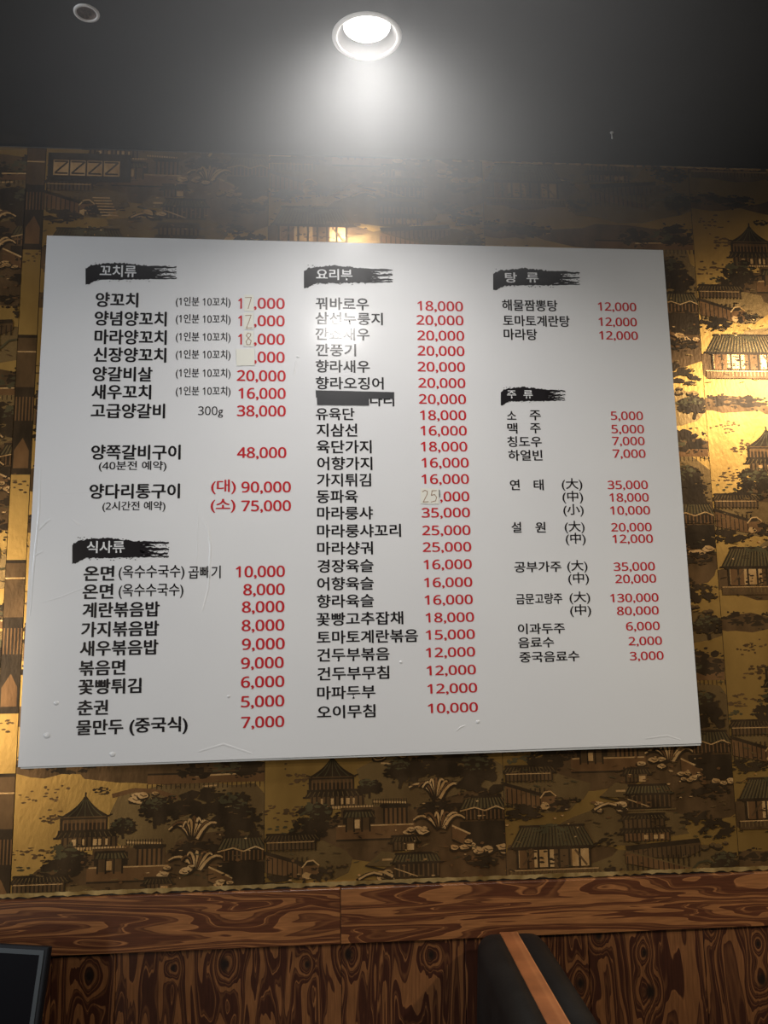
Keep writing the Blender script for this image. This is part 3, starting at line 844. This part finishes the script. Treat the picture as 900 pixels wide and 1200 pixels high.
sticker([(286, 345.5), (297, 345.8), (297.2, 365), (286.2, 364.5)], [[(287.5, 349), (294.5, 348.8), (292.8, 355), (290.8, 362)]])
sticker([(285.5, 366.8), (297, 367), (297.3, 386.5), (285.8, 386)], [[(287.5, 370), (294.3, 369.6), (291.8, 377), (288.8, 384.6), (295.6, 384.4)]])
sticker([(285.5, 388), (297, 388.4), (297.3, 406.5), (285.8, 406)], [[(294, 391.5), (290.5, 390.5), (288.6, 393.5), (291, 396.5), (294.4, 399.5), (293, 404), (289.6, 404.2), (288.4, 400.5), (291, 396.6), (293.8, 393.5), (294, 391.5)]])
sticker([(276.5, 409.5), (298, 408.5), (298.5, 428.5), (277.2, 428.8)], None)
sticker([(492.6, 572.4), (514, 572.9), (514.4, 590.8), (493, 590.2)], [[(495, 576.5), (497.8, 574.6), (500.8, 576), (500.6, 579), (496, 588.4), (502, 588)],
                                                                    [(511.4, 575), (506.2, 575.2), (505.4, 580.6), (509, 579.6), (511.6, 582.6), (510.4, 587), (505.2, 588.4)]])
strokes('ink_mark', [[(514.8, 574.4), (515.2, 582.4)]], .0017, MAT['ink'], .0013, board)
o = quad_slab('tape_strip', [(369.9, 457.4), (462, 459.6), (461.8, 467.6), (370.2, 466)], MAT['tape'], .0002); o['label'] = 'black tape strip'
o = quad_slab('tape_strip', [(371.4, 465.6), (432.4, 467), (432.4, 475.2), (371.6, 474.6)], MAT['tape'], .0002, .0011); o['label'] = 'black tape strip'

# creases and bubbles of the laminated sheet
def ridge(pts, w, h):
    bm = bmesh.new(); prev = None
    P_ = [at(x, y, YB) for x, y in pts]
    for i, c_ in enumerate(P_):
        d = (P_[min(i + 1, len(P_) - 1)] - P_[max(i - 1, 0)]).normalized(); nn = Vector((-d.z, 0, d.x)) * w / 2
        k = 0 if i in (0, len(P_) - 1) else 1
        row = [bm.verts.new(Vector(((c_ + nn * s_).x, YB + .0001 - h * k * (1 - s_ * s_), (c_ + nn * s_).z))) for s_ in (-1, -.6, -.25, 0, .25, .6, 1)]
        if prev:
            for q in range(6): bm.faces.new((prev[q], prev[q + 1], row[q + 1], row[q]))
        prev = row
    bmesh.ops.recalc_face_normals(bm, faces=bm.faces)
    for f in bm.faces:
        if f.normal.y > 0: f.normal_flip()
    return link('sheet_crease', bm, MAT['sheet'], board, True)
for pts, w, h in [([(50, 579), (100, 577), (160, 575.5), (233, 574)], .0025, .0004), ([(233, 574), (232, 610), (231, 650), (229, 668)], .0025, .0005),
                  ([(40, 709), (70, 700), (110, 684), (150, 668), (215, 646)], .004, .00045), ([(236, 604), (243, 618), (247, 640), (244, 690), (236, 720)], .006, .0010),
                  ([(84, 608), (89, 612), (95, 616)], .006, .0013), ([(38, 652), (44, 649), (51, 646)], .006, .0014), ([(44, 622), (54, 612), (60, 608)], .007, .0016),
                  ([(228, 882), (262, 872), (300, 885)], .006, .0010), ([(534, 857), (540, 852), (546, 850)], .004, .0012), ([(347, 422), (345, 434), (344, 440)], .004, .0014),
                  ([(48, 540), (46, 600), (40, 660), (34, 730)], .006, .0009), ([(752, 866), (782, 862), (800, 868)], .005, .0010)]:
    ridge(pts, w, h)
for px, py, r in ((55, 862, .008), (66, 824, .006), (132, 884, .007), (268, 816, .004), (349, 418, .004), (470, 776, .004), (560, 846, .005)):
    bm = bmesh.new(); c_ = at(px, py, YB)
    bmesh.ops.create_uvsphere(bm, u_segments=16, v_segments=8, radius=1)
    for v in bm.verts: v.co = Vector((c_.x + v.co.x * r, YB + .0004 + v.co.y * .0016, c_.z + v.co.z * r * .8))
    link('sheet_bubble', bm, MAT['sheet'], board, True)

# lettering on a banner and pen figures on a sticker are sub-parts
bpy.context.view_layer.update()
for (o, t_) in [(o, t_) for o, ts in BAN for t_ in ts]:
    t_.parent = o; t_.matrix_parent_inverse = o.matrix_world.inverted()
for (t_, o) in ST:
    t_.parent = o; t_.matrix_parent_inverse = o.matrix_world.inverted()
bpy.data.objects.remove(fo)

# ------------------------------------------------------------------ booth back with two cushions and a wooden top strip
ZB = ZC - .612
aL, aR = at_z(583, 1089.5, ZB), at_z(606, 1089.5, ZB)
bL, bR = at_z(642, 1200, ZB), at_z(668.5, 1200, ZB)
A = (aL + aR) / 2; Bp = (bL + bR) / 2
dirv = (Bp - A).normalized()
side = Vector((-dirv.y, dirv.x, 0))
if side.x < 0: side = -side
half = .5 * ((aR - aL).length + (bR - bL).length) / 2
booth = empty('booth_back', (A.x, A.y, 0), 'black leather double booth back with a wooden strip along its top against the wainscot', 'booth seat')
WOODT = grain_wood('booth_strip_wood', 'x', (), 5.0, light=(.46, .19, .072), dark=(.30, .105, .036), scale=(2.5, 22.0))
LEN = 1.15
far0 = -.02
MX = Matrix.Translation((A.x, A.y, 0)) @ Matrix((side, -dirv, Vector((0, 0, 1)))).transposed().to_4x4()   # local: x across, y to the wall, z up
# clearance from the boards
def put(o):
    o.matrix_parent_inverse = Matrix.Identity(4)
    o.matrix_basis = booth.matrix_basis.inverted() @ MX
bm = bmesh.new(); box(bm, (-half, -LEN, .06), (half, -.012, ZB), .002, 2)
o = link('wood_divider', bm, WOODT, booth); put(o)
def cushion(sg, th, drop_r):
    """padded slab with a rounded top edge, extruded along the booth, ends softly rounded"""
    bm = bmesh.new()
    prof = [(half + .0005, .44), (half + .0005, ZB + .001)]
    n = 9
    for i in range(n + 1):
        a = math.pi / 2 * (1 - i / n)
        prof.append((half + th - drop_r + drop_r * math.cos(a), ZB + .001 - drop_r + drop_r * math.sin(a)))
    prof += [(half + th + .006, ZB - .16), (half + th + .010, ZB - .30), (half + th, .44)]
    ys = [(-LEN, .72), (-LEN + .02, .93), (-LEN + .05, 1), (-.06, 1), (-.026, .95), (-.012, .80)]
    rings = []
    for y, k in ys:
        rings.append([bm.verts.new((sg * (half + (x - half) * k), y, .44 + (z - .44) * (1 - (1 - k) * .06))) for x, z in prof])
    for a, b_ in zip(rings, rings[1:]):
        for i in range(len(prof)):
            j = (i + 1) % len(prof)
            bm.faces.new((a[i], a[j], b_[j], b_[i]))
    bm.faces.new(rings[0]); bm.faces.new(rings[-1])
    bmesh.ops.recalc_face_normals(bm, faces=bm.faces)
    o = link('back_cushion', bm, MAT['leather'], booth, False); put(o)
    for p_ in o.data.polygons: p_.use_smooth = len(p_.vertices) == 4
cushion(-1, .052, .034); cushion(1, .058, .034)
for sg in (-1, 1):
    bm = bmesh.new(); x0, x1 = sorted((sg * (half + .002), sg * (half + .44)))
    box(bm, (x0, -LEN, .33), (x1, -.02, .435), .022, 4)
    o = link('seat_cushion', bm, MAT['leather'], booth, True); put(o)
    x0, x1 = sorted((sg * (half + .002), sg * (half + .40)))
    bm = bmesh.new(); box(bm, (x0, -LEN + .02, 0), (x1, -.03, .329), .003, 1)
    o = link('seat_base', bm, MAT['plastic'], booth); put(o)

# ------------------------------------------------------------------ dark screen at the lower left, on the table end
YT = 1.78
pr_ = at(57.5, 1109.5, YT)             # upper right corner
yaw = -.27; lean = .20
ex = Vector((math.cos(yaw), math.sin(yaw), 0))
nb = Vector((-math.sin(yaw), math.cos(yaw), 0))        # pointing away from the viewer
ez = (Vector((0, 0, 1)) * math.cos(lean) + nb * math.sin(lean)).normalized()
ey = ez.cross(ex)
TW, TH = .30, .26
org = pr_ - ex * TW - ez * TH
T = Matrix((ex, ey, ez)).transposed().to_4x4(); T.translation = org
tab = empty('order_screen', (org + ex * TW / 2), 'black tablet-like screen with a thin grey border line at the lower left corner', 'screen')
def putT(o):
    o.matrix_parent_inverse = Matrix.Identity(4)
    o.matrix_basis = tab.matrix_basis.inverted() @ T
bm = bmesh.new(); box(bm, (0, 0, 0), (TW, .014, TH), .003, 2)
o = link('case', bm, MAT['plastic'], tab); putT(o)
def frame(bm, x0, z0, x1, z1, w, y0, y1):
    for (a, b_, c_, d) in ((x0, z0, x1, z0 + w), (x0, z1 - w, x1, z1), (x0, z0 + w, x0 + w, z1 - w), (x1 - w, z0 + w, x1, z1 - w)):
        box(bm, (a, y0, b_), (c_, y1, d))
bm = bmesh.new(); frame(bm, .0085, .0085, TW - .0085, TH - .0065, .0085, -.0014, .002)
o = link('border', bm, MAT['grey_rim'], tab); putT(o); o['label'] = 'thin dark grey border line'
bm = bmesh.new(); box(bm, (.017, -.0008, .017), (TW - .017, .002, TH - .015), .0003, 1)
o = link('display', bm, MAT['screen'], tab); putT(o)
ztab = org.z - .004
bm = bmesh.new(); box(bm, (TW * .3, .0145, .004), (TW * .7, .045, .012), .002, 1); box(bm, (TW * .42, .0142, .012), (TW * .58, .030, .10), .003, 1)
o = link('stand', bm, MAT['plastic'], tab); putT(o)

# the table it stands on (just below the frame)
tb = empty('dining_table', (org.x + .05, 1.55, 0), 'dark table top end under the screen, just below the frame edge', 'table')
ztop = org.z - .0045
def putP(o):
    return o
bm = bmesh.new(); box(bm, (org.x - .35, 1.0, ztop - .03), (org.x + .30, D - .02, ztop), .004, 2)
link('tabletop', bm, MAT['plastic'], tb)
for x in (org.x - .31, org.x + .26):
    for y in (1.05, D - .07):
        bm = bmesh.new(); box(bm, (x - .02, y - .02, 0), (x + .02, y + .02, ztop - .03), .003, 1)
        link('leg', bm, MAT['plastic'], tb)
